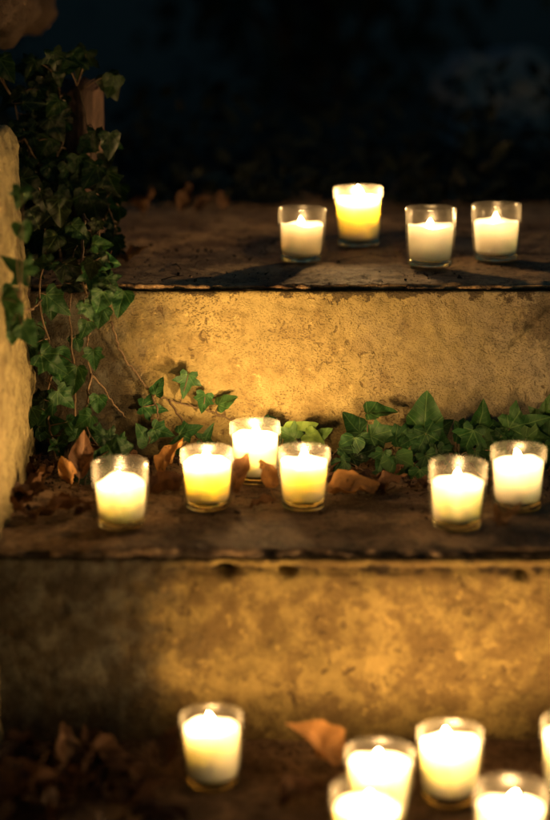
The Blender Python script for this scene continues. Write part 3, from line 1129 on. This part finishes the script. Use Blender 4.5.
def votive(pos, wtop, label, level=0.66, wax='ivory', flame=1.0, lean=0.0, seed=0, hgt=None, lump=0.0, off=(0, 0), power='mid'):
    r = random.Random(seed)
    R = wtop / 2
    H = hgt or wtop * 1.16
    Rb = R * 0.885
    tg = 0.0022
    root = empty('votive_candle', pos, r.uniform(0, 6.28))
    root.rotation_euler[0] = math.radians(r.uniform(-1.3, 1.3))
    root.rotation_euler[1] = math.radians(r.uniform(-1.3, 1.3))
    tag(root, label, 'candle', 'lit votive candles in clear glasses')
    floor = 0.0085
    # glass cup: outer wall, rounded rim, inner wall, inner floor
    bm = bmesh.new()
    prof = []
    for i in range(13):
        t = i / 12
        prof.append((Rb + (R - Rb) * (t ** 0.8) + 0.0008 * math.sin(t * PI), 0.0018 + (H - 0.0030) * t))
    prof.append((R - 0.0003, H - 0.0004))
    prof.append((R - tg * 0.5, H))
    prof.append((R - tg + 0.0003, H - 0.0005))
    for i in range(13):
        t = 1 - i / 12
        prof.append((Rb + (R - Rb) * (t ** 0.8) + 0.0008 * math.sin(t * PI) - tg, floor + (H - 0.0015 - floor) * t))
    lathe(bm, prof, 56)
    bmesh.ops.recalc_face_normals(bm, faces=bm.faces)
    link('glass_cup', bm, M_glass, root)
    # thick clear foot
    bm = bmesh.new()
    ri = Rb - tg * 0.35
    lathe(bm, [(0, 0.0012), (ri * 0.72, 0.001), (ri * 0.86, 0.0), (ri * 0.97, 0.0008), (ri, 0.0028), (ri + 0.0001, floor - 0.003), (ri - tg * 0.5, floor - 0.0008),
               (ri * 0.6, floor - 0.0012), (0, floor - 0.0014)], 56)
    bmesh.ops.recalc_face_normals(bm, faces=bm.faces)
    link('glass_foot', bm, M_foot, root)
    # wax: fills the cup with a tiny gap, melted dip at the top
    bm = bmesh.new()
    zt = floor + (H - floor) * level

    def rin(z):
        t = max(0, (z - 0.0018) / (H - 0.003))
        return Rb + (R - Rb) * (t ** 0.8) + 0.0008 * math.sin(min(1, t) * PI) - tg - 0.0006
    prof = [(0, floor + 0.0006), (rin(floor) * 0.5, floor + 0.0006), (rin(floor) - 0.001, floor + 0.0008)]
    for i in range(1, 11):
        z = lerp(floor + 0.002, zt - 0.0008, i / 10)
        prof.append((rin(z), z))
    rt = rin(zt)
    prof += [(rt - 0.0008, zt), (rt * 0.90, zt - 0.0006), (rt * 0.80, zt - 0.0026), (rt * 0.6, zt - 0.0036), (rt * 0.35, zt - 0.0039), (rt * 0.15, zt - 0.0036), (0, zt - 0.0034)]
    lathe(bm, prof, 48)
    ph = r.uniform(0, 6)
    for v in bm.verts:
        if v.co.z > zt - 0.006 and v.co.xy.length > rt * 0.55:
            a = math.atan2(v.co.y, v.co.x)
            v.co.z += 0.0012 * math.sin(a * 2 + ph) + 0.0008 * math.sin(a * 5 + ph * 2) + lump * math.exp(-((math.cos(a - 3.9) - 1) * 4) ** 2) * 0.9
    bmesh.ops.recalc_face_normals(bm, faces=bm.faces)
    wx = link('wax', bm, WAX[wax], root)
    # wick and flame
    bm = bmesh.new()
    zl = zt - 0.0036
    wk = spline([(off[0], off[1], zl - 0.003), (off[0] + 0.0003, off[1], zl + 0.004), (off[0] + 0.0016, off[1] + 0.0006, zl + 0.0065)], 5)
    tube(bm, wk, 0.0008, 0.0006, 8)
    link('wick', bm, M_wick, wx)
    bm = bmesh.new()
    fh = 0.0155 * flame
    fr = 0.0047 * (0.7 + 0.3 * flame)
    prof = [(0, 0)] + [(fr * math.sin(PI * min(1, (i / 12) ** 0.62)) ** 0.8 * (1 - 0.25 * i / 12) + 1e-5, fh * i / 12) for i in range(1, 12)] + [(0, fh)]
    lathe(bm, prof, 16)
    for v in bm.verts:
        t = v.co.z / fh
        v.co.x += lean * t * t * 0.004
    fl = link('flame', bm, M_flame[power], root)
    fl.location = (off[0] + 0.0012, off[1] + 0.0004, zl + 0.0016)
    return root


C = [
    # x, y(front base), level, width px, label, wax level, wax, flame, seed
    (301, 266, 't', 48, 'leftmost candle on the top step, its dull cream wax casting a long shadow', .66, 'dull', .75, 1, 0),
    (359, 250, 't', 49, 'brightest yellow candle on the top step with its flame above the rim', .80, 'amber', 1.15, 2, 0),
    (430, 271, 't', 51, 'third candle from the left on the top step, standing nearest its edge', .66, 'white', .7, 3, 0),
    (496, 265, 't', 50, 'rightmost candle on the top step', .66, 'white', .85, 4, 0),
    (122, 534, 'm', 56, 'front left candle standing apart at the left of the middle step', .62, 'ivory', .9, 5, .005),
    (208, 515, 'm', 53, 'left candle of the close trio on the middle step', .76, 'amber', 1.0, 6, 0),
    (256, 488, 'm', 51, 'rearmost candle of the close trio on the middle step', .76, 'ivory', 1.0, 7, 0),
    (303, 514, 'm', 52, 'right candle of the close trio on the middle step', .75, 'amber', 1.0, 8, 0),
    (456, 535, 'm', 58, 'front right candle on the middle step, nearest the edge', .66, 'ivory', 1.0, 9, 0),
    (517, 516, 'm', 56, 'rear right candle on the middle step with a russet leaf before it', .74, 'white', 1.0, 10, 0),
    (213, 796, 'b', 63, 'lone candle on the left of the lowest step', .79, 'ivory', 1.0, 11, 0),
    (449, 812, 'b', 66, 'foreground candle furthest back at the right centre of the lowest step', .79, 'ivory', 1.0, 12, 0),
    (378, 836, 'b', 69, 'foreground candle left of the furthest back one, half hidden by another', .79, 'ivory', 1.0, 13, 0),
    (366, 880, 'b', 74, 'nearest left foreground candle cut off by the bottom edge of the picture', .72, 'amber', 1.0, 14, 0),
    (508, 884, 'b', 75, 'nearest right foreground candle cut off by the bottom edge of the picture', .72, 'ivory', 1.0, 15, 0),
    (571, 806, 'b', 66, 'foreground candle cut off by the right edge of the picture', .79, 'ivory', 1.0, 16, 0),
]
for (x, y, lv, wpx, lab, wl, wx, fl, sd, lump) in C:
    g = G(x, y, LVL[lv])
    A = g.y * math.cos(PITCH) + (CAM_Z - LVL[lv]) * math.sin(PITCH)
    wt = wpx * A / F
    wt = min(wt, 0.0625)
    c = Vector((g.x * (1 + wt * .43 / g.y), g.y + wt * 0.43, LVL[lv] + 0.0022))
    rr = random.Random(sd * 7)
    votive(c, wt, lab, wl, wx, fl, rr.uniform(-1, 1), sd, lump=lump, off=(rr.uniform(-.002, .002), rr.uniform(-.002, .002)), hgt=wt * rr.uniform(1.12, 1.20),
           power={1: 'low', 3: 'low', 4: 'low', 2: 'top', 7: 'high', 6: 'high', 9: 'soft', 10: 'soft', 5: 'soft', 11: 'soft', 12: 'high'}.get(sd, 'mid'))


# ------------------------------------------------------------------ dark garden behind
def shrub(pos, rx, rz, label, r, n=1500, ls=0.06):
    root = empty('garden_shrub', pos)
    tag(root, label, 'shrub', 'dark shrubs behind the steps')
    sb = bmesh.new()
    tips = []
    for k in range(9):
        a = r.uniform(0, 6.28)
        e = Vector((math.cos(a) * rx * r.uniform(.3, .8), math.sin(a) * rx * 0.6 * r.uniform(.3, .8), rz * r.uniform(.8, 1.7)))
        st = spline([(r.uniform(-.05, .05), 0, -0.02), e * 0.45 + jit(r, .06), e], 5)
        tube(sb, st, 0.016, 0.004, 6)
        tips += st[3:]
    link('stem', sb, M_bark, root)
    fb, u, tn = leaf_bm()
    for k in range(n):
        base = r.choice(tips)
        p = base + Vector((r.gauss(0, rx * .28), r.gauss(0, rx * .22), r.gauss(0, rz * .28)))
        if p.z < 0.01:
            continue
        T = Vector((r.uniform(-1, 1), r.uniform(-1, 0.4), r.uniform(-1, .5)))
        leaf_into(fb, u, tn, p, T, Vector((r.uniform(-.6, .6), -.6, 1)), ls * r.uniform(.7, 1.3), DRY_SHAPE, r, tone=r.random(), rings=1)
    link('foliage', fb, M_hedge, root)
    return root


r = random.Random(77)
for (x, y, rx, rz, lab) in ((-0.95, 4.6, 0.6, 0.7, 'dark shrub far back at the left beyond the top step'),
                            (0.1, 5.0, 0.65, 0.75, 'dark shrub far back in the middle beyond the top step'),
                            (1.15, 4.7, 0.65, 0.75, 'dark shrub far back at the right beyond the top step')):
    shrub(Vector((x, y, Z_TOP - 0.02)), rx, rz, lab, r)


# low dark growth where the top step meets the garden, and a pale stone far behind
fb, u, tn = leaf_bm()
for k in range(2600):
    y = 2.95 + abs(r.gauss(0, .35))
    x = r.uniform(-1.0, 1.1)
    T = Vector((r.uniform(-1, 1), r.uniform(-1, .4), r.uniform(-.2, 1)))
    leaf_into(fb, u, tn, Vector((x, y, Z_TOP + .005 + r.random() ** 2 * min(.16, (y - 2.9) * .5))), T, Vector((r.uniform(-.6, .6), -.6, 1)),
              r.uniform(.02, .045), DRY_SHAPE, r, tone=r.uniform(.7, 1), rings=1)
tag(link('ground_cover', fb, M_hedge), 'low dark ground cover at the back of the top step', 'ground cover', kind='stuff')

M_grey = simple('grey_rock', (0.22, 0.23, 0.25), 0.85, 12, 0.5, 0.004)
bp = P(497, 66, 4.1)
bl_ = rough_box('boulder', bp.x - .11, bp.x + .11, 4.0, 4.2, Z_TOP - .06, bp.z + .03, .012, .03, 9, M_cheek, None, 9.0, None, .07)
bl_.data.materials[0] = M_grey
tag(bl_, 'pale boulder barely visible in the dark at the upper right', 'boulder')
